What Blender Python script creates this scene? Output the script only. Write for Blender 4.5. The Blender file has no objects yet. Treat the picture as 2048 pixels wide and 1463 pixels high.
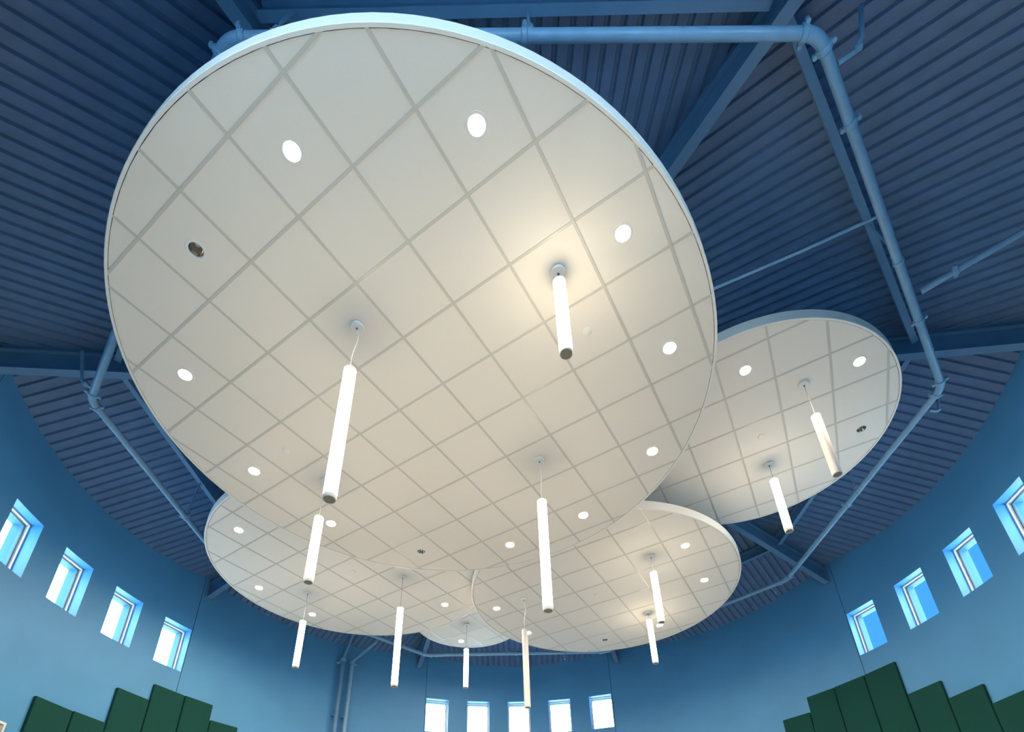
import bpy, bmesh, math, random
from mathutils import Vector, Matrix

SC = bpy.context.scene
COL = SC.collection
rad = math.radians

# ------------------------------------------------------------------ camera
CX, CY, RW = 0.150, 7.261, 7.119           # centre and radius of the round room
cam_d = bpy.data.cameras.new('camera')
cam_d.sensor_fit = 'HORIZONTAL'
cam_d.sensor_width = 36.0
cam_d.lens = 1103.35 / 2048 * 36.0
cam_d.shift_y = (1286.35 - 731.5) / 2048
cam_d.clip_start = 0.02
cam = bpy.data.objects.new('camera', cam_d)
COL.objects.link(cam)
RX = Vector((0.999715, 0.010674, -0.021340))
DN = Vector((-0.023861, 0.447209, -0.894111))
FW = Vector((0.0, 0.894366, 0.447337))
M = Matrix((RX, -DN, -FW)).transposed().to_4x4()
M.translation = Vector((0, 0, 1.6))
cam.matrix_world = M
SC.camera = cam

# ------------------------------------------------------------------ view / world
SC.view_settings.view_transform = 'Standard'
SC.view_settings.look = 'None'
SC.view_settings.gamma = 1.0
SC.view_settings.use_curve_mapping = False
SC.view_settings.exposure = 0.60
SC.cycles.use_denoising = True
SC.cycles.use_adaptive_sampling = True
SC.cycles.adaptive_threshold = 0.05
SC.cycles.max_bounces = 5
SC.cycles.diffuse_bounces = 3
SC.cycles.sample_clamp_indirect = 6.0

SKY_BLUE = (0.062, 0.33, 0.95)
SKY_WHITE = (0.76, 1.0, 1.18)
TUBE_POWER = 11.0
DOWN_POWER = 1060.0
LAMP_COL = (1.0, 0.84, 0.58)
DOWN_COL = (1.0, 0.73, 0.46)

world = bpy.data.worlds.new('world')
SC.world = world
world.use_nodes = True
wn = world.node_tree
wn.nodes.clear()


def node(tree, typ, **kw):
    n = tree.nodes.new(typ)
    for k, v in kw.items():
        setattr(n, k, v)
    return n


tc = node(wn, 'ShaderNodeTexCoord')
dot = node(wn, 'ShaderNodeVectorMath', operation='DOT_PRODUCT')
clear_dir = Vector((-0.66, -0.62, -0.43)).normalized()  # bright cloud all round, unseen parts added to light the reveals; narrow blue gap
dot.inputs[1].default_value = clear_dir
wn.links.new(tc.outputs['Generated'], dot.inputs[0])
nz = node(wn, 'ShaderNodeTexNoise')
nz.inputs['Scale'].default_value = 3.2
nz.inputs['Detail'].default_value = 6
wn.links.new(tc.outputs['Generated'], nz.inputs['Vector'])
mr = node(wn, 'ShaderNodeMapRange')
mr.inputs['From Min'].default_value = 0.30
mr.inputs['From Max'].default_value = 0.70
mr.inputs['To Min'].default_value = -0.03
mr.inputs['To Max'].default_value = 0.03
wn.links.new(nz.outputs['Fac'], mr.inputs['Value'])
ad = node(wn, 'ShaderNodeMath', operation='ADD')
wn.links.new(dot.outputs['Value'], ad.inputs[0])
wn.links.new(mr.outputs['Result'], ad.inputs[1])
halo = node(wn, 'ShaderNodeMapRange', interpolation_type='SMOOTHSTEP')
halo.inputs['From Min'].default_value = -0.92
halo.inputs['From Max'].default_value = -0.86
wn.links.new(ad.outputs[0], halo.inputs['Value'])
mixc = node(wn, 'ShaderNodeMix', data_type='RGBA')
mixc.inputs['A'].default_value = (*SKY_BLUE, 1)
mixc.inputs['B'].default_value = (SKY_WHITE[0] * 9.0, SKY_WHITE[1] * 9.0, SKY_WHITE[2] * 9.0, 1)
wn.links.new(halo.outputs['Result'], mixc.inputs['Factor'])
bg = node(wn, 'ShaderNodeBackground')
bg.inputs['Strength'].default_value = 1.0
wn.links.new(mixc.outputs['Result'], bg.inputs['Color'])
wo = node(wn, 'ShaderNodeOutputWorld')
wn.links.new(bg.outputs[0], wo.inputs['Surface'])

# ------------------------------------------------------------------ materials
MAT = {}


def mat(name, color, rough=0.5, metal=0.0, spec=0.5, noise=None, bump=None, emit=None, coat=0.0):
    """noise=(scale, amount, detail) colour variation; bump=(scale, strength, distance)"""
    m = bpy.data.materials.new(name)
    m.use_nodes = True
    t = m.node_tree
    b = t.nodes['Principled BSDF']
    b.inputs['Base Color'].default_value = (*color, 1)
    b.inputs['Roughness'].default_value = rough
    b.inputs['Metallic'].default_value = metal
    b.inputs['Specular IOR Level'].default_value = spec
    b.inputs['Coat Weight'].default_value = coat
    co = node(t, 'ShaderNodeTexCoord')
    if noise:
        n = node(t, 'ShaderNodeTexNoise')
        n.inputs['Scale'].default_value = noise[0]
        n.inputs['Detail'].default_value = noise[2] if len(noise) > 2 else 3
        t.links.new(co.outputs['Object'], n.inputs['Vector'])
        r = node(t, 'ShaderNodeValToRGB')
        k = noise[1]
        r.color_ramp.elements[0].position = 0.35
        r.color_ramp.elements[1].position = 0.65
        r.color_ramp.elements[0].color = (*[c * (1 - k) for c in color], 1)
        r.color_ramp.elements[1].color = (*[min(1, c * (1 + k)) for c in color], 1)
        t.links.new(n.outputs['Fac'], r.inputs['Fac'])
        t.links.new(r.outputs['Color'], b.inputs['Base Color'])
    if bump:
        n2 = node(t, 'ShaderNodeTexNoise')
        n2.inputs['Scale'].default_value = bump[0]
        n2.inputs['Detail'].default_value = 4
        t.links.new(co.outputs['Object'], n2.inputs['Vector'])
        bp = node(t, 'ShaderNodeBump')
        bp.inputs['Strength'].default_value = bump[1]
        bp.inputs['Distance'].default_value = bump[2]
        t.links.new(n2.outputs['Fac'], bp.inputs['Height'])
        t.links.new(bp.outputs['Normal'], b.inputs['Normal'])
    if emit:
        b.inputs['Emission Color'].default_value = (*emit[0], 1)
        b.inputs['Emission Strength'].default_value = emit[1]
    MAT[name] = m
    return m


WALL_BLUE = (0.068, 0.292, 0.585)
mat('wall_paint', WALL_BLUE, 0.55, noise=(1.2, 0.04), bump=(60, 0.08, 0.002))
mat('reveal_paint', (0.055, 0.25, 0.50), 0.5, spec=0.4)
mat('deck_paint', (0.098, 0.205, 0.40), 0.45, noise=(6, 0.06))
mat('steel_paint', (0.10, 0.25, 0.45), 0.45, noise=(5, 0.05))
mat('pipe_paint', (0.17, 0.36, 0.58), 0.38, noise=(9, 0.06))
mat('tile', (0.82, 0.785, 0.74), 0.9, spec=0.2, noise=(260, 0.035, 2), bump=(240, 0.22, 0.002))
mat('grid_metal', (0.59, 0.58, 0.55), 0.32, spec=0.5)
mat('rim_paint', (0.82, 0.82, 0.80), 0.4)
mat('white_metal', (0.78, 0.78, 0.77), 0.35)
mat('white_plastic', (0.72, 0.71, 0.71), 0.45)
mat('cap_plastic', (0.80, 0.79, 0.75), 0.5)
mat('chrome', (0.72, 0.70, 0.68), 0.12, metal=1.0)
mat('dark_plug', (0.10, 0.105, 0.09), 0.4)
mat('plug_grey', (0.24, 0.24, 0.20), 0.5)
mat('dark_gap', (0.012, 0.02, 0.03), 0.8)
mat('lit_tube', (0.9, 0.88, 0.82), 0.4, emit=(LAMP_COL, TUBE_POWER))
mat('lit_lens', (0.9, 0.9, 0.88), 0.4, emit=(DOWN_COL, DOWN_POWER))
mat('green_fabric', (0.009, 0.064, 0.056), 0.95, spec=0.15, noise=(180, 0.10, 2), bump=(300, 0.3, 0.002))
mat('frame_white', (0.75, 0.78, 0.80), 0.4)
mat('gasket', (0.02, 0.03, 0.035), 0.6)
mat('shaded_outer_reveal', (0.012, 0.10, 0.17), 0.7, noise=(30, 0.05))  # very dark teal: the shade in the outer reveals is put into this colour
mat('floor_carpet', (0.52, 0.50, 0.47), 0.95, spec=0.1, noise=(40, 0.15), bump=(200, 0.4, 0.004))
mat('roof_skin', (0.05, 0.07, 0.09), 0.9, noise=(8, 0.1))
mat('sign_paper', (0.30, 0.32, 0.34), 0.6, noise=(12, 0.2))
mat('cable', (0.25, 0.33, 0.42), 0.4, metal=0.6)

g = bpy.data.materials.new('pane_glass')
g.use_nodes = True
gt = g.node_tree
gt.nodes.clear()
tr = node(gt, 'ShaderNodeBsdfTransparent')
tr.inputs['Color'].default_value = (0.93, 0.97, 0.98, 1)
gl = node(gt, 'ShaderNodeBsdfGlossy')
gl.inputs['Roughness'].default_value = 0.02
lw = node(gt, 'ShaderNodeLayerWeight')
lw.inputs['Blend'].default_value = 0.5
pw = node(gt, 'ShaderNodeMath', operation='POWER')
pw.inputs[1].default_value = 5.0
gt.links.new(lw.outputs['Facing'], pw.inputs[0])
fr = node(gt, 'ShaderNodeMath', operation='MULTIPLY_ADD')
fr.inputs[1].default_value = 0.90
fr.inputs[2].default_value = 0.04
gt.links.new(pw.outputs[0], fr.inputs[0])
mx = node(gt, 'ShaderNodeMixShader')
gt.links.new(fr.outputs[0], mx.inputs['Fac'])
gt.links.new(tr.outputs[0], mx.inputs[1])
gt.links.new(gl.outputs[0], mx.inputs[2])
go = node(gt, 'ShaderNodeOutputMaterial')
gt.links.new(mx.outputs[0], go.inputs['Surface'])
MAT['pane_glass'] = g


# ------------------------------------------------------------------ helpers
def mesh_from(name, verts, faces, mats, midx=None, smooth=False, sharp=35):
    me = bpy.data.meshes.new(name)
    me.from_pydata([tuple(v) for v in verts], [], faces)
    for m in (mats if isinstance(mats, (list, tuple)) else [mats]):
        me.materials.append(MAT[m])
    if midx:
        me.polygons.foreach_set('material_index', midx)
    if smooth:
        me.polygons.foreach_set('use_smooth', [True] * len(me.polygons))
        me.set_sharp_from_angle(angle=rad(sharp))
    me.update()
    return me


def link(name, me, parent=None, loc=None, rot=None):
    o = bpy.data.objects.new(name, me)
    COL.objects.link(o)
    if parent is not None:
        o.parent = parent
    if loc is not None:
        o.location = loc
    if rot is not None:
        o.rotation_euler = rot
    return o


def tag(o, label, cat, group=None):
    o['label'] = label
    o['category'] = cat
    if group:
        o['group'] = group
    return o


def thing(name, label, cat, loc=(0, 0, 0), rotz=0.0, group=None):
    o = bpy.data.objects.new(name, None)
    o.empty_display_size = 0.1
    COL.objects.link(o)
    o.location = loc
    o.rotation_euler = (0, 0, rotz)
    return tag(o, label, cat, group)


def structure(o):
    o['kind'] = 'structure'
    return o


def box_geo(cx, cy, cz, sx, sy, sz):
    v = [(cx + dx * sx / 2, cy + dy * sy / 2, cz + dz * sz / 2) for dx in (-1, 1) for dy in (-1, 1) for dz in (-1, 1)]
    f = [(0, 1, 3, 2), (4, 6, 7, 5), (0, 4, 5, 1), (2, 3, 7, 6), (0, 2, 6, 4), (1, 5, 7, 3)]
    return v, f


def lathe_geo(profile, seg=48, closed=False, caps=False):
    """profile list of (r,z)"""
    v, f = [], []
    n = len(profile)
    for k in range(seg):
        a = 2 * math.pi * k / seg
        for r, z in profile:
            v.append((r * math.cos(a), r * math.sin(a), z))
    m = n if closed else n - 1
    for k in range(seg):
        k2 = (k + 1) % seg
        for i in range(m):
            j = (i + 1) % n
            f.append((k * n + i, k2 * n + i, k2 * n + j, k * n + j))
    if caps:
        f.append(tuple(k * n for k in range(seg))[::-1])
        f.append(tuple(k * n + n - 1 for k in range(seg)))
    return v, f


def tube_geo(pts, r, seg=12, caps=True):
    pts = [Vector(p) for p in pts]
    v, f = [], []
    n = len(pts)
    dirs = []
    for i in range(n):
        if i == 0:
            d = pts[1] - pts[0]
        elif i == n - 1:
            d = pts[-1] - pts[-2]
        else:
            d = (pts[i + 1] - pts[i]).normalized() + (pts[i] - pts[i - 1]).normalized()
        dirs.append(d.normalized())
    up = Vector((0, 0, 1)) if abs(dirs[0].z) < 0.9 else Vector((1, 0, 0))
    side = dirs[0].cross(up).normalized()
    for i in range(n):
        side = (side - dirs[i] * side.dot(dirs[i])).normalized()
        u2 = dirs[i].cross(side)
        rr = r[i] if isinstance(r, (list, tuple)) else r
        for k in range(seg):
            a = 2 * math.pi * k / seg
            v.append(pts[i] + (side * math.cos(a) + u2 * math.sin(a)) * rr)
    for i in range(n - 1):
        for k in range(seg):
            k2 = (k + 1) % seg
            f.append((i * seg + k, i * seg + k2, (i + 1) * seg + k2, (i + 1) * seg + k))
    if caps:
        f.append(tuple(range(seg))[::-1])
        f.append(tuple((n - 1) * seg + k for k in range(seg)))
    return v, f


def merge(*geos):
    V, F = [], []
    for v, f in geos:
        o = len(V)
        V += [tuple(x) for x in v]
        F += [tuple(i + o for i in q) for q in f]
    return V, F


def ibeam_geo(p0, p1, depth, width, tf, tw):
    """I-section from p0 to p1 (points on the bottom-flange underside), ends cut vertical"""
    p0, p1 = Vector(p0), Vector(p1)
    d = p1 - p0
    side = Vector((d.y, -d.x, 0)).normalized()
    up = Vector((0, 0, 1))
    w, t = width / 2, tw / 2
    prof = [(-w, 0), (w, 0), (w, tf), (t, tf), (t, depth - tf), (w, depth - tf), (w, depth), (-w, depth), (-w, depth - tf), (-t, depth - tf), (-t, tf), (-w, tf)]
    v = [p + side * a + up * b for p in (p0, p1) for a, b in prof]
    n = len(prof)
    f = [(i, (i + 1) % n, n + (i + 1) % n, n + i) for i in range(n)]
    f += [tuple(range(n))[::-1], tuple(range(n, 2 * n))]
    return v, f


def polar(az, r, z):
    return Vector((CX + r * math.cos(rad(az)), CY + r * math.sin(rad(az)), z))


APEX, SLOPE = 11.02, 0.4167


def bay_d(x, y):
    """perpendicular distance in the bay that holds (x,y)"""
    return max((x - CX) * math.cos(rad(45 * k)) + (y - CY) * math.sin(rad(45 * k)) for k in range(8))


def deck_z(x, y):
    return APEX - SLOPE * bay_d(x, y)


# ------------------------------------------------------------------ floor and entry
v = [(CX, CY, 0)] + [tuple(polar(a * 3, RW + 0.4, 0)) for a in range(120)]
f = [(0, i + 1, (i + 1) % 120 + 1) for i in range(120)]
n0 = len(v)
v += [(-2.3, -2.9, -0.002), (2.6, -2.9, -0.002), (2.6, 0.5, -0.002), (-2.3, 0.5, -0.002)]
f += [(n0, n0 + 1, n0 + 2, n0 + 3)]
structure(link('floor', mesh_from('floor', v, f, 'floor_carpet')))

DOOR_Z = 2.8
v, f = merge(box_geo(-2.1, -1.45, 1.5, 0.15, 2.7, 3.0), box_geo(2.4, -1.45, 1.5, 0.15, 2.7, 3.0),
             box_geo(0.15, -2.85, 1.5, 4.65, 0.15, 3.0), box_geo(0.15, -1.5, 2.9, 4.65, 2.65, 0.16))
structure(link('wall_entry', mesh_from('wall_entry', v, f, 'wall_paint')))

# ------------------------------------------------------------------ walls (eight curved panels)
WIN_T, WIN_B = 6.99, 6.07
WT = 0.42
HALF = 2.45
WINDOWS = {
    'wall_back': [72.0, 81.05, 90.05, 99.05, 108.05],
    'wall_right': [18.6, 9.7, 0.75, -8.35, -17.4],
    'wall_front': [252.0, 261.0, 270.0, 279.0, 288.0],
    'wall_left': [161.35, 170.45, 179.6, 188.65, 197.7],
}
BAYS = [('wall_right', -20.05, 21.2), ('wall_back_right', 21.2, 69.4), ('wall_back', 69.4, 110.65),
        ('wall_back_left', 110.65, 158.75), ('wall_left', 158.75, 200.3), ('wall_front_left', 200.3, 249.4),
        ('wall_front', 249.4, 290.6), ('wall_front_right', 290.6, 339.95)]


def wall_panel(name, a0, a1, wins, door=None):
    gap = 0.05
    a0, a1 = a0 + gap, a1 - gap
    az = {a0, a1}
    for w in wins:
        az |= {max(a0, w - HALF), min(a1, w + HALF)}
    if door:
        az |= set(door)
    base = sorted(az)
    full = []
    for p, q in zip(base, base[1:]):
        k = max(1, int(math.ceil((q - p) / 1.5)))
        full += [p + (q - p) * i / k for i in range(k)]
    full.append(base[-1])
    zs = sorted({0.0, WIN_B, WIN_T} | ({DOOR_Z} if door else set()))
    nz_ = len(zs) + 1
    V, F, MI = [], [], []
    for r in (RW, RW + WT):
        for a in full:
            for z in zs:
                V.append(polar(a, r, z))
            p = polar(a, r, 0)
            V.append(polar(a, r, deck_z(p.x, p.y) + 0.03))
    N = len(full)

    def idx(s, i, j):
        return s * N * nz_ + i * nz_ + j

    def hole(i, j):
        if i < 0 or j < 0 or i >= N - 1 or j >= nz_ - 1:
            return None
        m = (full[i] + full[i + 1]) / 2
        if zs[j] == WIN_B:
            if any(abs(m - w) < HALF for w in wins):
                return True
        if door and door[0] < m < door[1] and j + 1 < len(zs) and zs[j + 1] <= DOOR_Z:
            return True
        return False

    for i in range(N - 1):
        for j in range(nz_ - 1):
            if hole(i, j):
                continue
            F.append((idx(0, i, j), idx(0, i, j + 1), idx(0, i + 1, j + 1), idx(0, i + 1, j)))
            MI.append(0)
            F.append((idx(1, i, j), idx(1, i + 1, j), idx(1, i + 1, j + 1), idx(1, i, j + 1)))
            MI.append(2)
            for (di, dj, e0, e1) in ((-1, 0, (i, j), (i, j + 1)), (1, 0, (i + 1, j + 1), (i + 1, j)),
                                     (0, -1, (i + 1, j), (i, j)), (0, 1, (i, j + 1), (i + 1, j + 1))):
                h = hole(i + di, j + dj)
                if h is None or h:
                    F.append((idx(0, *e0), idx(0, *e1), idx(1, *e1), idx(1, *e0)))
                    MI.append(1 if h else 0)
    # split the reveals: outer half takes the shade-darkened colour
    me = mesh_from(name, V, F, ['wall_paint', 'reveal_paint', 'shaded_outer_reveal'], MI, smooth=True)
    o = structure(link(name, me))
    return o


for nm, a0, a1 in BAYS:
    wall_panel(nm, a0, a1, WINDOWS.get(nm, []), (255.0, 284.0) if nm == 'wall_front' else None)

# dark sealant behind the joints between the wall panels
for k, (nm, a0, a1) in enumerate(BAYS):
    v, f = box_geo(0, 0, 4.2, 0.10, 0.05, 8.4)
    o = link('trim_%d' % (k + 1), mesh_from('joint_strip', v, f, 'dark_gap'), loc=(*polar(a0 + (-0.1 if nm in WINDOWS else 0.1), RW + 0.075, 0)[:2], 0), rot=(0, 0, rad(a0)))
    structure(o)

# ------------------------------------------------------------------ windows
def frame_bars(w, h, bar, dep, y):
    return merge(box_geo(-w / 2 + bar / 2, y, 0, bar, dep, h), box_geo(w / 2 - bar / 2, y, 0, bar, dep, h),
                 box_geo(0, y, h / 2 - bar / 2, w - 2 * bar, dep, bar), box_geo(0, y, -h / 2 + bar / 2, w - 2 * bar, dep, bar))


WW, WH = 2 * (RW + 0.19) * math.sin(rad(HALF)), WIN_T - WIN_B
v, f = merge(frame_bars(WW, WH, 0.022, 0.07, 0.015), frame_bars(WW - 0.044, WH - 0.044, 0.012, 0.035, 0.03))
ME_FRAME = mesh_from('window_frame', v, f, 'frame_white')
v, f = frame_bars(WW - 0.066, WH - 0.066, 0.012, 0.02, 0.028)
ME_GASKET = mesh_from('window_gasket', v, f, 'gasket')
v, f = box_geo(0, 0.034, 0, WW - 0.07, 0.006, WH - 0.07)
ME_PANE = mesh_from('window_pane', v, f, 'pane_glass')
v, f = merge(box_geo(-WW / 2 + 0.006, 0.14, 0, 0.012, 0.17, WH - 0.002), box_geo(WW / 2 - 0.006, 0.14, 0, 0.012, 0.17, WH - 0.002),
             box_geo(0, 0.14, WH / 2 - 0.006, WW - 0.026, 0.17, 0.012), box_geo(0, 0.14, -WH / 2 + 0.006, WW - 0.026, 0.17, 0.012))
ME_LINER = mesh_from('outer_liner', v, f, 'shaded_outer_reveal')
wi = 0
for nm in ('wall_left', 'wall_back', 'wall_right', 'wall_front'):
    for a in sorted(WINDOWS[nm], reverse=True):
        wi += 1
        e = bpy.data.objects.new('window_%d' % wi, None)
        e.empty_display_size = 0.1
        COL.objects.link(e)
        e.location = polar(a, RW + 0.19, (WIN_T + WIN_B) / 2)
        e.rotation_euler = (0, 0, rad(a - 90))
        structure(e)
        link('window_frame', ME_FRAME, e)
        link('gasket', ME_GASKET, e)
        link('pane', ME_PANE, e)
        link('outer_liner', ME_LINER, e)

# ------------------------------------------------------------------ roof deck
ceil = bpy.data.objects.new('ceiling', None)
COL.objects.link(ceil)
ceil.location = (CX, CY, 0)
structure(ceil)
T22 = math.tan(rad(22.5))
D_END = 7.95
pitch, depth = 0.1524, 0.034
prof = [(0.0, 0.0), (0.094, 0.0), (0.110, depth), (0.136, depth)]
V, F = [], []
smax = D_END * T22
lines = []
k0 = -int(smax / pitch) - 1
for k in range(k0, -k0 + 1):
    for ps, ph in prof:
        lines.append((k * pitch + ps - 0.046, ph))
lines = [(s, h) for s, h in lines if abs(s) < smax]
lines = [(-smax, 0.0)] + lines + [(smax, 0.0)]
for s, h in lines:
    ds = abs(s) / T22
    V.append((ds, s, APEX - SLOPE * ds + h))
    V.append((D_END, s, APEX - SLOPE * D_END + h))
for i in range(len(lines) - 1):
    F.append((2 * i, 2 * i + 1, 2 * i + 3, 2 * i + 2))
ME_DECK = mesh_from('roof_deck', V, F, 'deck_paint')
V = [(0, 0, APEX + 0.05), (D_END, -smax, APEX - SLOPE * D_END + 0.05), (D_END, smax, APEX - SLOPE * D_END + 0.05)]
V += [(x, y, z + 0.12) for x, y, z in V]
F = [(0, 2, 1), (3, 4, 5), (0, 1, 4, 3), (1, 2, 5, 4), (2, 0, 3, 5)]
ME_SKIN = mesh_from('roof_board', V, F, 'roof_skin')
for k in range(8):
    link('roof_deck', ME_DECK, ceil, rot=(0, 0, rad(45 * k)))
    link('roof_board', ME_SKIN, ceil, rot=(0, 0, rad(45 * k)))

# ------------------------------------------------------------------ steel beams
HIP_LABEL = {
    -67.5: 'blue steel rafter beam running under the roof from the top right corner behind the largest cloud',
    -22.5: 'blue steel rafter beam meeting the right wall beside the upper right ceiling cloud',
    22.5: 'blue steel rafter beam reaching the right wall below the smaller right ceiling cloud',
    67.5: 'blue steel rafter beam ending at the back wall right of the back windows',
    112.5: 'blue steel rafter beam ending at the back wall left of the smallest cloud',
    157.5: 'blue steel rafter beam whose end shows below the left ceiling cloud at the left wall',
    202.5: 'blue steel rafter beam reaching the left wall at the left picture edge',
    247.5: 'blue steel rafter beam at the top left behind the rim of the largest cloud',
}


def hip_z(r):
    return 7.88 + 0.385 * (7.01 - r)


for a, lb in HIP_LABEL.items():
    th = thing('rafter_beam', lb, 'beam', (CX, CY, 0), group='rafter beams under the roof')
    e = Vector((math.cos(rad(a)), math.sin(rad(a)), 0))
    r0, r1 = 0.55, 7.105
    v, f = ibeam_geo(e * r0 + Vector((0, 0, hip_z(r0))), e * r1 + Vector((0, 0, hip_z(r1))), 0.36, 0.115, 0.016, 0.012)
    link('beam', mesh_from('beam', v, f, 'steel_paint'), th)
    v, f = ibeam_geo(e * r0 + Vector((0, 0, hip_z(r0) + 0.36)), e * r1 + Vector((0, 0, hip_z(r1) + 0.36)), 0.082, 0.10, 0.008, 0.06)
    link('ledger', mesh_from('ledger', v, f, 'steel_paint'), th)
    # end plate against the wall
    v, f = box_geo(0, 0, 0, 0.014, 0.20, 0.40)
    link('end_plate', mesh_from('end_plate', v, f, 'steel_paint'), th, loc=e * 7.112 + Vector((0, 0, hip_z(7.1) + 0.18)), rot=(0, 0, rad(a)))

v, f = lathe_geo([(0.50, 10.33), (0.56, 10.33), (0.56, 10.72), (0.50, 10.72)], 32, closed=True)
link('hub_ring', mesh_from('hub_ring', v, f, 'steel_paint', smooth=True), ceil)
v, f = lathe_geo([(0.0, 10.33), (0.50, 10.33), (0.50, 10.345), (0.0, 10.345)], 32)
link('hub_plate', mesh_from('hub_plate', v, f, 'steel_paint'), ceil)

CH_LABEL = {
    -90: 'blue cross beam along the top picture edge behind the upper pipe run',
    -45: 'blue cross beam beside the long pipe run at the upper right',
    0: 'blue cross beam over the right wall windows behind the right cloud',
    45: 'short visible blue cross beam between the right cloud and the middle cloud',
    90: 'blue cross beam over the back windows behind the smallest cloud',
    135: 'blue cross beam at the back left above the riser pipes',
    180: 'blue cross beam edging the largest cloud at the left, dark gap behind it',
    225: 'blue cross beam beside the pipe at the left of the largest cloud',
}
AP, CHZ = 5.48, 8.47
for a, lb in CH_LABEL.items():
    th = thing('cross_beam', lb, 'beam', (CX, CY, 0), rad(a), 'cross beams between the rafters')
    hs = AP * T22 - 0.10
    v, f = ibeam_geo((AP, -hs, CHZ), (AP, hs, CHZ), 0.22, 0.078, 0.010, 0.009)
    link('beam', mesh_from('beam', v, f, 'steel_paint'), th)

# ------------------------------------------------------------------ sprinkler pipe ring
PZ, PR, PV = 7.72, 0.045, 5.997
A0 = -66.9
verts8 = [polar(A0 + 45 * k, PV, PZ) for k in range(8)]
ring = thing('sprinkler_main', 'blue painted octagonal sprinkler pipe ring hung under the roof around the clouds', 'pipe', (CX, CY, PZ))
OFF = Vector((CX, CY, PZ))


def coupling_geo(p, d, r=PR):
    d = d.normalized()
    up = Vector((0, 0, 1))
    s = d.cross(up).normalized()
    g1 = tube_geo([p - d * 0.026, p - d * 0.018, p + d * 0.018, p + d * 0.026], [r * 1.22, r * 1.38, r * 1.38, r * 1.22], 16)
    ears = []
    for sg in (-1, 1):
        q = p + s * sg * (r * 1.62)
        ears.append(tube_geo([q - up * 0.020, q + up * 0.020], 0.019, 8))
    return merge(g1, *ears)


ELB = 0.12
for k in range(8):
    p, q = verts8[k], verts8[(k + 1) % 8]
    d = (q - p).normalized()
    v, f = tube_geo([p + d * ELB - OFF, q - d * ELB - OFF], PR, 18)
    run = link('pipe_run', mesh_from('pipe_run', v, f, 'pipe_paint', smooth=True), ring)
    pts = []
    o = verts8[k - 1]
    d0 = (p - o).normalized()
    a, b = p - d0 * ELB, p + d * ELB
    for i in range(7):
        t = i / 6
        pts.append(((1 - t) ** 2) * a + 2 * t * (1 - t) * p + t * t * b - OFF)
    v, f = tube_geo(pts, PR * 1.10, 18)
    el = link('elbow', mesh_from('elbow', v, f, 'pipe_paint', smooth=True), ring)
    for pp, dd in ((a, d0), (b, d)):
        v, f = coupling_geo(pp - OFF, dd)
        link('coupling', mesh_from('coupling', v, f, 'pipe_paint', smooth=True), el)
    # couplings along the run
    for t in ((0.17, 0.72) if k in (0, 4) else (0.5,)):
        v, f = coupling_geo(p + (q - p) * t - OFF, d, PR * 0.92)
        link('coupling', mesh_from('coupling', v, f, 'pipe_paint', smooth=True), run)

# hanger rods from the ring up to the cross beams
for nm, x, y in (('h', 0.25, 1.73), ('h', -1.72, 1.72), ('h', -5.40, 7.25), ('h', 5.69, 7.0), ('h', 1.35, 12.80), ('h', 4.2, 3.42), ('h', -3.7, 3.3), ('h', -3.6, 11.2), ('h', 3.9, 11.05)):
    best = None
    for k in range(8):
        p, q = verts8[k], verts8[(k + 1) % 8]
        t = max(0.05, min(0.95, (Vector((x, y, PZ)) - p).dot(q - p) / (q - p).length_squared))
        c = p + (q - p) * t
        dist = (c - Vector((x, y, PZ))).length
        if best is None or dist < best[0]:
            best = (dist, c, (q - p).normalized())
    _, c, d = best
    zt = CHZ + 0.01
    inw = (Vector((CX, CY, 0)) - Vector((c.x, c.y, 0))).normalized()
    top = c + inw * 0.06
    v, f = merge(tube_geo([c - OFF, c + Vector((0, 0, 0.30)) - OFF, Vector((top.x, top.y, zt)) - OFF], 0.014, 8),
                 tube_geo([c + Vector((0, 0, 0.075)) - OFF, c + Vector((0, 0, 0.135)) - OFF], 0.040, 8),
                 tube_geo([c - d * 0.017 - OFF, c + d * 0.017 - OFF], PR * 1.2, 14))
    link('hanger', mesh_from('hanger', v, f, 'pipe_paint', smooth=True), ring)

# sprinkler arms and branch pipes joined to the ring
ARMS = [([(2.74, 1.92, 7.72), (2.87, 1.86, 7.76), (2.90, 1.80, 7.82), (2.97, 1.73, 8.20)], 0.020),
        ([(-5.17, 4.76, 7.72), (-5.29, 4.70, 7.73), (-5.33, 4.67, 7.78), (-5.44, 4.61, 8.25)], 0.019),
        ([(5.80, 5.40, 7.72), (5.92, 5.42, 7.72), (5.95, 5.41, 7.76), (5.97, 5.37, 7.92)], 0.017),
        ([(5.50, 9.93, 7.72), (5.54, 9.90, 7.62), (5.54, 9.90, 7.56)], 0.018),
        ([(1.36, 12.80, 7.72), (1.33, 12.77, 7.60), (1.33, 12.77, 7.50)], 0.018),
        ([(4.62, 3.77, 7.72), (4.85, 3.56, 7.72), (5.34, 3.17, 7.74), (5.66, 2.90, 7.78)], 0.036),
        ([(3.72, 3.03, 7.74), (3.08, 3.33, 7.72), (2.29, 3.69, 7.72), (1.2, 4.2, 7.72)], 0.015)]
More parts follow.
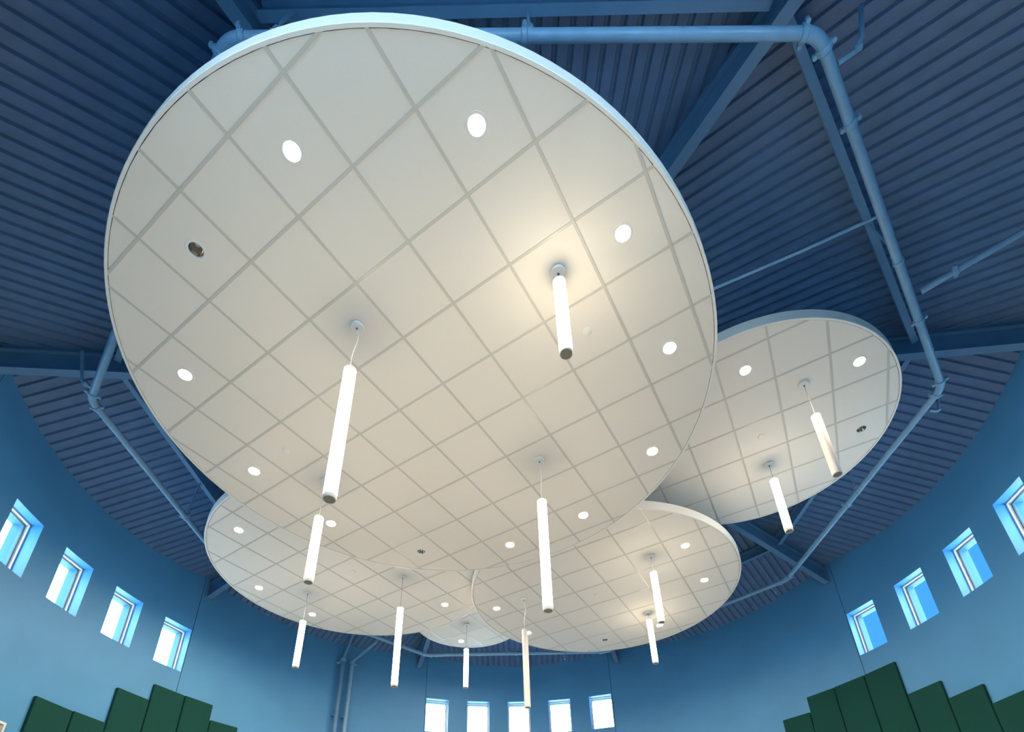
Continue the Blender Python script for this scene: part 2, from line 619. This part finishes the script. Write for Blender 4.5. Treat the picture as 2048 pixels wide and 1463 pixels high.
for pts, r in ARMS:
    v, f = tube_geo([Vector(p) - OFF for p in pts], r, 12)
    o = link('branch_pipe', mesh_from('branch_pipe', v, f, 'pipe_paint', smooth=True), ring)
    if r < 0.03 and len(pts) == 4 and pts[-1][2] > 7.8:
        q = Vector(pts[1]) - OFF
        v, f = tube_geo([q - Vector((0.02, 0.0, 0)), q + Vector((0.03, -0.02, 0.02))], r * 1.35, 10)
        link('fitting', mesh_from('fitting', v, f, 'pipe_paint', smooth=True), o)
    if r == 0.036:
        q = Vector(pts[1]) - OFF
        d = (Vector(pts[2]) - Vector(pts[1]))
        v, f = coupling_geo(q, d, r)
        link('coupling', mesh_from('coupling', v, f, 'pipe_paint', smooth=True), o)

# riser pipes on the back left wall
for az_, lb, tops in ((129.5, 'left one of two blue riser pipes on the back wall', [(-4.12, 12.52, 8.05), (-3.98, 12.3, 8.25)]),
                      (127.5, 'right one of two blue riser pipes on the back wall, joined to the ring', [(-3.28, 11.93, 7.72)])):
    b = polar(az_, 6.98, 0)
    t = thing('riser_pipe', lb, 'pipe', b, 0, 'riser pipes on the back wall')
    L = [Vector((0, 0, 0.0)), Vector((0, 0, 7.5)), Vector((0, 0, 7.62))]
    v, f = tube_geo([L[0], L[2]], 0.055, 16)
    link('pipe', mesh_from('pipe', v, f, 'pipe_paint' if az_ < 129 else 'steel_paint', smooth=True), t)
    v, f = tube_geo([L[2] - Vector((0, 0, 0.02))] + [Vector(p) - b for p in tops], 0.042, 14)
    link('bend', mesh_from('bend', v, f, 'pipe_paint' if az_ < 129 else 'steel_paint', smooth=True), t)
    v, f = coupling_geo(L[1], Vector((0.001, 0, 1)), 0.055) if False else merge(tube_geo([Vector((0, 0, 7.52)), Vector((0, 0, 7.60))], 0.080, 16))
    fl = link('flange', mesh_from('flange', v, f, 'pipe_paint', smooth=True), t)
    s = -1 if az_ > 129 else 1
    v, f = tube_geo([Vector((0.03 * s, 0, 7.5)), Vector((0.14 * s, 0, 7.5))], 0.035, 10)
    link('valve', mesh_from('valve', v, f, 'pipe_paint', smooth=True), t)
    v, f = box_geo(0, 0, 0, 0.14, 0.16, 0.03)
    for zz in (1.5, 3.8, 6.1):
        link('bracket', mesh_from('bracket', v, f, 'steel_paint'), t, loc=Vector((math.cos(rad(az_)), math.sin(rad(az_)), 0)) * 0.065 + Vector((0, 0, zz)), rot=(0, 0, rad(az_)))

# ------------------------------------------------------------------ ceiling clouds
TS = 0.6096
CLOUDS = {
    'D1': dict(c=(-0.84, 4.385), r=3.048, z=6.642, rot=-31.72, o=(-2.977, 2.521), label='largest round white ceiling cloud filling the middle of the view'),
    'DR': dict(c=(3.462, 5.778), r=1.829, z=7.584, rot=-30.08, o=(3.372, 4.718), label='round white ceiling cloud at the right, partly behind the largest one'),
    'DL': dict(c=(-2.738, 8.222), r=2.438, z=7.201, rot=-32.05, o=(-4.188, 6.544), label='round white ceiling cloud at the lower left behind the largest one'),
    'DC': dict(c=(1.710, 8.819), r=2.438, z=6.974, rot=-30.9, o=(2.127, 6.718), label='round white ceiling cloud at the lower right below the largest one'),
    'DB': dict(c=(-1.00, 11.15), r=1.219, z=7.70, rot=-31.0, o=(-1.448, 11.07), label='smallest round white ceiling cloud, farthest back between two larger ones'),
}
LIT = {
    'D1': [(-1.53, 1.99), (-0.16, 1.88), (1.0, 2.59), (1.63, 3.62), (1.74, 4.97), (1.03, 6.11), (0.0, 6.78), (-2.51, 6.19), (-3.15, 5.15), (-3.26, 3.79)],
    'DR': [(2.95, 4.62), (4.31, 4.54)],
    'DL': [(-4.31, 6.97), (-4.70, 8.67), (-4.03, 9.68), (-1.30, 9.44)],
    'DC': [(2.86, 7.36), (3.47, 8.39), (3.06, 10.05), (-0.28, 9.25), (0.35, 10.28)],
    'DB': [(-1.22, 12.0)],
}
UNLIT = {'D1': [(-2.57, 2.63), (-1.36, 6.91)], 'DR': [(4.95, 5.59)], 'DC': [(2.02, 10.70)]}
CAPS = {'D1': [(0.80, 3.41), (-2.63, 4.82)], 'DR': [(3.57, 5.68)], 'DL': [(-2.80, 8.19)], 'DC': [(1.59, 8.80)]}


def axes(cl):
    a = rad(cl['rot'])
    return Vector((math.cos(a), math.sin(a))), Vector((-math.sin(a), math.cos(a)))


def snap(cl, p, tol=0.12):
    e1, e2 = axes(cl)
    d = Vector(p) - Vector(cl['o'])
    u, w = d.dot(e1) / TS, d.dot(e2) / TS
    q = Vector(cl['o']) + e1 * (math.floor(u) + 0.5) * TS + e2 * (math.floor(w) + 0.5) * TS
    return tuple(q) if (q - Vector(p)).length < tol else tuple(p)


for dct in (LIT, UNLIT, CAPS):
    for k in dct:
        dct[k] = [snap(CLOUDS[k], p) for p in dct[k]]


def clip_circle(poly, R, n=96):
    for k in range(n):
        a0, a1 = 2 * math.pi * k / n, 2 * math.pi * (k + 1) / n
        m = (a0 + a1) / 2
        nx, ny, dd = math.cos(m), math.sin(m), R * math.cos(math.pi / n)
        out = []
        for i in range(len(poly)):
            p, q = poly[i], poly[(i + 1) % len(poly)]
            fp, fq = p[0] * nx + p[1] * ny - dd, q[0] * nx + q[1] * ny - dd
            if fp <= 0:
                out.append(p)
            if (fp < 0 < fq) or (fq < 0 < fp):
                t = fp / (fp - fq)
                out.append((p[0] + (q[0] - p[0]) * t, p[1] + (q[1] - p[1]) * t))
        poly = out
        if len(poly) < 3:
            return []
    return poly


def area(poly):
    return abs(sum(poly[i][0] * poly[(i + 1) % len(poly)][1] - poly[(i + 1) % len(poly)][0] * poly[i][1] for i in range(len(poly)))) / 2


TH = 0.016


def tile_mesh(poly, holes=()):
    if not holes:
        n = len(poly)
        V = [(x, y, 0) for x, y in poly] + [(x, y, TH) for x, y in poly]
        F = [tuple(range(n))[::-1], tuple(range(n, 2 * n))] + [(i, (i + 1) % n, n + (i + 1) % n, n + i) for i in range(n)]
        return mesh_from('tile', V, F, 'tile')
    bm = bmesh.new()
    loops = [poly] + [[(hx + hr * math.cos(2 * math.pi * k / 24), hy + hr * math.sin(2 * math.pi * k / 24)) for k in range(24)] for hx, hy, hr in holes]
    vs, es = [], []
    for lp in loops:
        vv = [bm.verts.new((x, y, 0)) for x, y in lp]
        vs.append(vv)
        es += [bm.edges.new((vv[i], vv[(i + 1) % len(vv)])) for i in range(len(vv))]
    bmesh.ops.triangle_fill(bm, use_beauty=True, use_dissolve=False, edges=es, normal=(0, 0, -1))
    for li, vv in enumerate(vs):
        up = [bm.verts.new((p.co.x, p.co.y, TH)) for p in vv]
        for i in range(len(vv)):
            j = (i + 1) % len(vv)
            bm.faces.new((vv[i], vv[j], up[j], up[i]) if li == 0 else (vv[j], vv[i], up[i], up[j]))
    me = bpy.data.meshes.new('tile')
    bm.to_mesh(me)
    bm.free()
    me.materials.append(MAT['tile'])
    return me


HS = TS / 2 - 0.004
ME_TILE = tile_mesh([(-HS, -HS), (HS, -HS), (HS, HS), (-HS, HS)])
HOLE_R = 0.074
for key, cl in CLOUDS.items():
    R, z = cl['r'], cl['z']
    e1, e2 = axes(cl)
    root = thing('ceiling_cloud', cl['label'], 'ceiling panel', (cl['c'][0], cl['c'][1], z), rad(cl['rot']), 'round ceiling clouds')
    v, f = lathe_geo([(R - 0.026, 0.030), (R - 0.026, 0.0), (R - 0.004, 0.0), (R, 0.004), (R, 0.148), (R - 0.004, 0.152), (R - 0.024, 0.152), (R - 0.024, 0.148),
                      (R - 0.005, 0.147), (R - 0.005, 0.005), (R - 0.023, 0.003), (R - 0.023, 0.030)], 144, closed=True)
    link('rim', mesh_from('rim', v, f, 'rim_paint', smooth=True), root)
    d = Vector(cl['o']) - Vector(cl['c'])
    ou, ow = d.dot(e1), d.dot(e2)                      # lattice origin in local axes
    fixtures = []
    for p in LIT.get(key, []) + UNLIT.get(key, []):
        d = Vector(p) - Vector(cl['c'])
        fixtures.append((d.dot(e1), d.dot(e2)))
    i0, i1 = int((-R - ou) / TS) - 2, int((R - ou) / TS) + 2
    j0, j1 = int((-R - ow) / TS) - 2, int((R - ow) / TS) + 2
    for i in range(i0, i1 + 1):
        for j in range(j0, j1 + 1):
            x, y = ou + (i + 0.5) * TS, ow + (j + 0.5) * TS
            sq = [(x - HS, y - HS), (x + HS, y - HS), (x + HS, y + HS), (x - HS, y + HS)]
            hs = [(fx, fy, HOLE_R) for fx, fy in fixtures if abs(fx - x) < TS / 2 and abs(fy - y) < TS / 2]
            full = max(math.hypot(*p) for p in sq) < R - 0.031
            if full and not hs:
                link('tile', ME_TILE, root, loc=(x, y, 0.0046))
                continue
            poly = sq if full else clip_circle(sq, R - 0.031)
            if len(poly) < 3 or area(poly) < 0.001:
                continue
            poly = [(p[0] - x, p[1] - y) for p in poly]
            link('tile', tile_mesh(poly, [(a - x, b - y, r) for a, b, r in hs]), root, loc=(x, y, 0.0046))
    for fam in (0, 1):
        for i in range((i0 if fam == 0 else j0), (i1 if fam == 0 else j1) + 2):
            q = (ou if fam == 0 else ow) + i * TS
            if abs(q) > R - 0.06:
                continue
            hl = math.sqrt((R - 0.016) ** 2 - q * q)
            zb = 0.0008 + 0.0006 * fam
            g1 = box_geo(0, 0, 0.0015 + zb, 0.024, 2 * hl, 0.003)
            g2 = box_geo(0, 0, 0.022 + zb, 0.004, 2 * hl, 0.036)
            v, f = merge(g1, g2)
            me = mesh_from('grid_bar', v, f, 'grid_metal')
            link('grid_bar', me, root, loc=(q, 0, 0) if fam == 0 else (0, q, 0), rot=(0, 0, 0) if fam == 0 else (0, 0, rad(90)))
    for k in range(4):
        a = rad(90 * k + 45)
        lx, ly = R * 0.55 * math.cos(a), R * 0.55 * math.sin(a)
        wx, wy = cl['c'][0] + e1.x * lx + e2.x * ly, cl['c'][1] + e1.y * lx + e2.y * ly
        v, f = tube_geo([(lx, ly, 0.02), (lx, ly, deck_z(wx, wy) - z)], 0.0016, 6)
        link('suspension_wire', mesh_from('suspension_wire', v, f, 'cable'), root)

# ------------------------------------------------------------------ recessed downlights
v, f = lathe_geo([(0.057, 0.006), (0.062, -0.003), (0.080, -0.004), (0.083, 0.000), (0.083, 0.006)], 32)
ME_TRIM = mesh_from('trim_ring', v, f, 'white_metal', smooth=True)
v, f = lathe_geo([(0.0, 0.008), (0.030, 0.0075), (0.0575, 0.004)], 32)
ME_LENS = mesh_from('lens', v, f, 'lit_lens', smooth=True)
v, f = lathe_geo([(0.067, 0.002), (0.060, 0.05), (0.045, 0.10), (0.020, 0.125), (0.0, 0.13)], 32)
ME_REFL = mesh_from('reflector', v, f, 'chrome', smooth=True)
v, f = lathe_geo([(0.0, 0.070), (0.018, 0.072), (0.026, 0.09), (0.024, 0.118)], 16)
ME_BULB = mesh_from('bulb', v, f, 'white_plastic', smooth=True)
v, f = lathe_geo([(0.0725, 0.006), (0.0725, 0.135), (0.0, 0.136)], 24)
ME_CAN = mesh_from('housing', v, f, 'dark_plug', smooth=True)
L_LIT = {
    'D1': ['lit downlight at the upper left of the largest cloud, left of the top centre one', 'lit downlight at the top centre of the largest cloud', 'lit downlight at the upper right of the largest cloud',
           'lit downlight at the right edge of the largest cloud near the right cloud', 'lit downlight at the right of the largest cloud below the right edge one', 'lit downlight at the lower right of the largest cloud above the middle cloud',
           'lit downlight low on the largest cloud left of the long pendant', 'lit downlight at the lower left of the largest cloud beside a short pendant', 'lit downlight at the left of the largest cloud near the left cloud',
           'lit downlight at the far left edge of the largest cloud'],
    'DR': ['lit downlight at the left of the right hand cloud', 'lit downlight at the upper right of the right hand cloud'],
    'DL': ['lit downlight at the upper left of the left cloud', 'lit downlight at the left edge of the left cloud', 'lit downlight at the lower left of the left cloud above a pendant', 'lit downlight at the right of the left cloud beside the middle cloud'],
    'DC': ['lit downlight at the upper right of the lower right cloud', 'lit downlight at the right edge of the lower right cloud', 'lit downlight at the lower right cloud between two pendants', 'lit downlight at the left edge of the lower right cloud', 'lit downlight on the lower right cloud behind the unlit pendant'],
    'DB': ['lit downlight at the front of the smallest cloud'],
}
L_UN = {'D1': ['unlit downlight with chrome reflector at the left of the largest cloud', 'unlit downlight with chrome reflector at the bottom of the largest cloud'],
        'DR': ['unlit downlight with chrome reflector on the right hand cloud below its lit ones'], 'DC': ['unlit downlight with chrome reflector at the bottom of the lower right cloud']}
for lit, dct, lbs in ((True, LIT, L_LIT), (False, UNLIT, L_UN)):
    for key, pts in dct.items():
        for p, lb in zip(pts, lbs[key]):
            t = thing('downlight', lb, 'downlight', (p[0], p[1], CLOUDS[key]['z'] + 0.006), 0, 'recessed downlights in the clouds')
            link('trim_ring', ME_TRIM, t)
            link('housing', ME_CAN, t)
            if lit:
                link('lens', ME_LENS, t)
            else:
                link('reflector', ME_REFL, t)
                link('bulb', ME_BULB, t)

v, f = lathe_geo([(0.0, -0.013), (0.036, -0.013), (0.042, -0.010), (0.043, -0.004), (0.040, 0.0)], 28)
ME_CAP = mesh_from('cover_plate', v, f, 'cap_plastic', smooth=True)
L_CAP = {'D1': ['flat white sprinkler cover plate right of the pendant on the largest cloud', 'flat white sprinkler cover plate at the left of the largest cloud'],
         'DR': ['flat white sprinkler cover plate on the right hand cloud'], 'DL': ['flat white sprinkler cover plate on the left cloud'], 'DC': ['flat white sprinkler cover plate on the lower right cloud']}
for key, pts in CAPS.items():
    for p, lb in zip(pts, L_CAP[key]):
        o = link('sprinkler_cover', ME_CAP, None, loc=(p[0], p[1], CLOUDS[key]['z'] + 0.0065))
        tag(o, lb, 'sprinkler', 'sprinkler cover plates')

# ------------------------------------------------------------------ tube pendants
v, f = lathe_geo([(0.064, 0.0), (0.064, -0.020), (0.060, -0.026), (0.012, -0.028), (0.0, -0.028)], 32)
ME_CANOPY = mesh_from('canopy', v, f, 'white_metal', smooth=True)
v, f = lathe_geo([(0.010, -0.024), (0.010, -0.040), (0.0, -0.041)], 12)
ME_GRIP = mesh_from('cord_grip', v, f, 'dark_plug', smooth=True)
TR = 0.054


def tube_meshes(L, lit):
    m = 'lit_tube' if lit else 'white_plastic'
    v, f = lathe_geo([(TR - 0.001, -0.020), (TR, -0.024), (TR, -L + 0.040), (TR - 0.001, -L + 0.036)], 32)
    a = mesh_from('diffuser', v, f, m, smooth=True)
    v, f = lathe_geo([(0.0, 0.0), (TR - 0.018, -0.001), (TR - 0.006, -0.006), (TR + 0.0008, -0.016), (TR + 0.0008, -0.026)], 32)
    t = mesh_from('top_cap', v, f, 'white_plastic', smooth=True)
    v, f = lathe_geo([(TR + 0.0008, -L + 0.036), (TR + 0.0008, -L + 0.004), (TR - 0.002, -L), (TR - 0.008, -L), (TR - 0.009, -L + 0.010)], 32)
    c = mesh_from('end_collar', v, f, 'white_plastic', smooth=True)
    v, f = lathe_geo([(TR - 0.007, -L + 0.005), (0.0, -L + 0.005)], 32)
    b = mesh_from('end_plug', v, f, 'plug_grey')
    v, f = lathe_geo([(0.0, 0.016), (0.012, 0.014), (0.014, 0.0)], 12)
    d = mesh_from('top_fitting', v, f, 'white_metal', smooth=True)
    return a, (('end_plug', b), ('end_collar', c), ('top_cap', t), ('top_fitting', d))


TM = {(L, lit): tube_meshes(L, lit) for L in (0.955, 1.505) for lit in (True, False)}
SHORT, LONG = 0.955, 1.505
PEND = [('D1', (-1.39, 3.31), 6.045, LONG, True, 0.04, 'long lit tube pendant at the left of the largest cloud, biggest in view'),
        ('D1', (0.48, 2.86), 6.510, SHORT, True, 0.0, 'short lit tube pendant close under the right of the largest cloud'),
        ('D1', (0.39, 5.06), 6.010, LONG, True, 0.015, 'long lit tube pendant at the lower middle of the largest cloud'),
        ('D1', (-2.32, 5.32), 6.060, SHORT, True, 0.0, 'short lit tube pendant just below the biggest pendant at the left'),
        ('DR', (3.77, 4.82), 7.025, SHORT, False, 0.0, 'unlit white tube pendant under the right hand cloud'),
        ('DR', (3.89, 6.20), 7.295, SHORT, True, 0.0, 'lit tube pendant under the right hand cloud'),
        ('DL', (-3.83, 8.85), 6.605, SHORT, True, 0.0, 'short lit tube pendant at the left of the left cloud'),
        ('DL', (-1.95, 8.39), 6.565, LONG, True, 0.0, 'long lit tube pendant under the middle of the left cloud'),
        ('DC', (2.35, 7.61), 6.665, SHORT, True, 0.0, 'nearer lit tube pendant of the pair under the lower right cloud'),
        ('DC', (2.71, 9.53), 6.830, SHORT, True, 0.0, 'farther lit tube pendant of the pair under the lower right cloud'),
        ('DC', (0.24, 8.90), 6.330, LONG, False, 0.03, 'long unlit white tube pendant under the left of the lower right cloud'),
        ('DB', (-1.03, 11.15), 7.080, SHORT, True, 0.0, 'lit tube pendant under the smallest farthest cloud')]
for key, p, zt, L, lit, sway, lb in PEND:
    zc = CLOUDS[key]['z']
    t = thing('pendant_light', lb, 'pendant light', (p[0], p[1], zc), 0, 'tube pendants under the clouds')
    link('canopy', ME_CANOPY, t, loc=(0, 0, 0.0))
    link('cord_grip', ME_GRIP, t)
    dz = zt - zc
    pts = []
    z0, z1 = -0.035, dz + 0.012
    for i in range(13):
        s = i / 12
        pts.append((sway * (math.sin(math.pi * s) * 0.5 + 0.35 * math.sin(2 * math.pi * s)), -0.4 * sway * math.sin(math.pi * s), z0 + (z1 - z0) * s))
    v, f = tube_geo(pts, 0.0042 if sway else 0.003, 8)
    link('cord', mesh_from('cord', v, f, 'white_plastic' if sway else 'cable', smooth=True), t)
    a, subs = TM[(L, lit)]
    d = link('tube', a, t, loc=(0, 0, dz))
    for nm_, me_ in subs:
        link(nm_, me_, d)

# ------------------------------------------------------------------ green acoustic wall panels
PT = 0.05


def panel(a, b, top, lb, grp):
    m = (a + b) / 2
    w = 2 * (RW - PT) * math.sin(rad(abs(b - a) / 2)) - 0.012
    h = 1.83
    bm = bmesh.new()
    v, f = box_geo(0, 0, 0, PT, w, h)
    vv = [bm.verts.new(x) for x in v]
    for q in f:
        bm.faces.new([vv[i] for i in q])
    bmesh.ops.bevel(bm, geom=bm.edges[:], offset=0.006, segments=2, affect='EDGES')
    bmesh.ops.recalc_face_normals(bm, faces=bm.faces[:])
    me = bpy.data.meshes.new('acoustic_panel')
    bm.to_mesh(me)
    bm.free()
    me.materials.append(MAT['green_fabric'])
    rr = RW * math.cos(rad(abs(b - a) / 2)) - PT / 2 - 0.001
    o = link('acoustic_panel', me, None, loc=polar(m, rr, top - h / 2), rot=(0, 0, rad(m)))
    tag(o, lb, 'wall panel', grp)


LEFT = [(178.66, 173.2, 4.655), (173.1, 168.15, 4.665), (168.1, 162.8, 5.305), (162.72, 157.4, 5.63), (157.3, 152.3, 5.635), (152.2, 147.2, 5.325)]
RIGHT = [(36.75, 31.75, 5.33), (31.65, 26.65, 5.65), (26.6, 21.3, 5.655), (21.25, 15.95, 5.655), (15.8, 10.55, 5.005), (10.5, 5.3, 4.68), (5.25, 0.1, 4.35)]
ORD = ['first', 'second', 'third', 'fourth', 'fifth', 'sixth', 'seventh', 'eighth']
for k, (a, b, t_) in enumerate(LEFT):
    panel(a, b, t_, 'dark green fabric wall panel, %s from the left in the left wall group' % ORD[k], 'green panels on the left wall')
for k, (a, b, t_) in enumerate(RIGHT):
    panel(a, b, t_, 'dark green fabric wall panel, %s from the left in the right wall group' % ORD[k], 'green panels on the right wall')

# small framed sign at the left picture edge
sg = thing('wall_sign', 'small white framed grey sign at the lower left picture corner', 'sign', polar(182.5, RW - 0.005, 3.86), rad(182.5 - 90))
v, f = frame_bars(0.42, 0.58, 0.03, 0.03, -0.018)
link('sign_frame', mesh_from('sign_frame', v, f, 'frame_white'), sg)
v, f = box_geo(0, -0.010, 0, 0.37, 0.012, 0.53)
link('sign_face', mesh_from('sign_face', v, f, 'sign_paper'), sg)
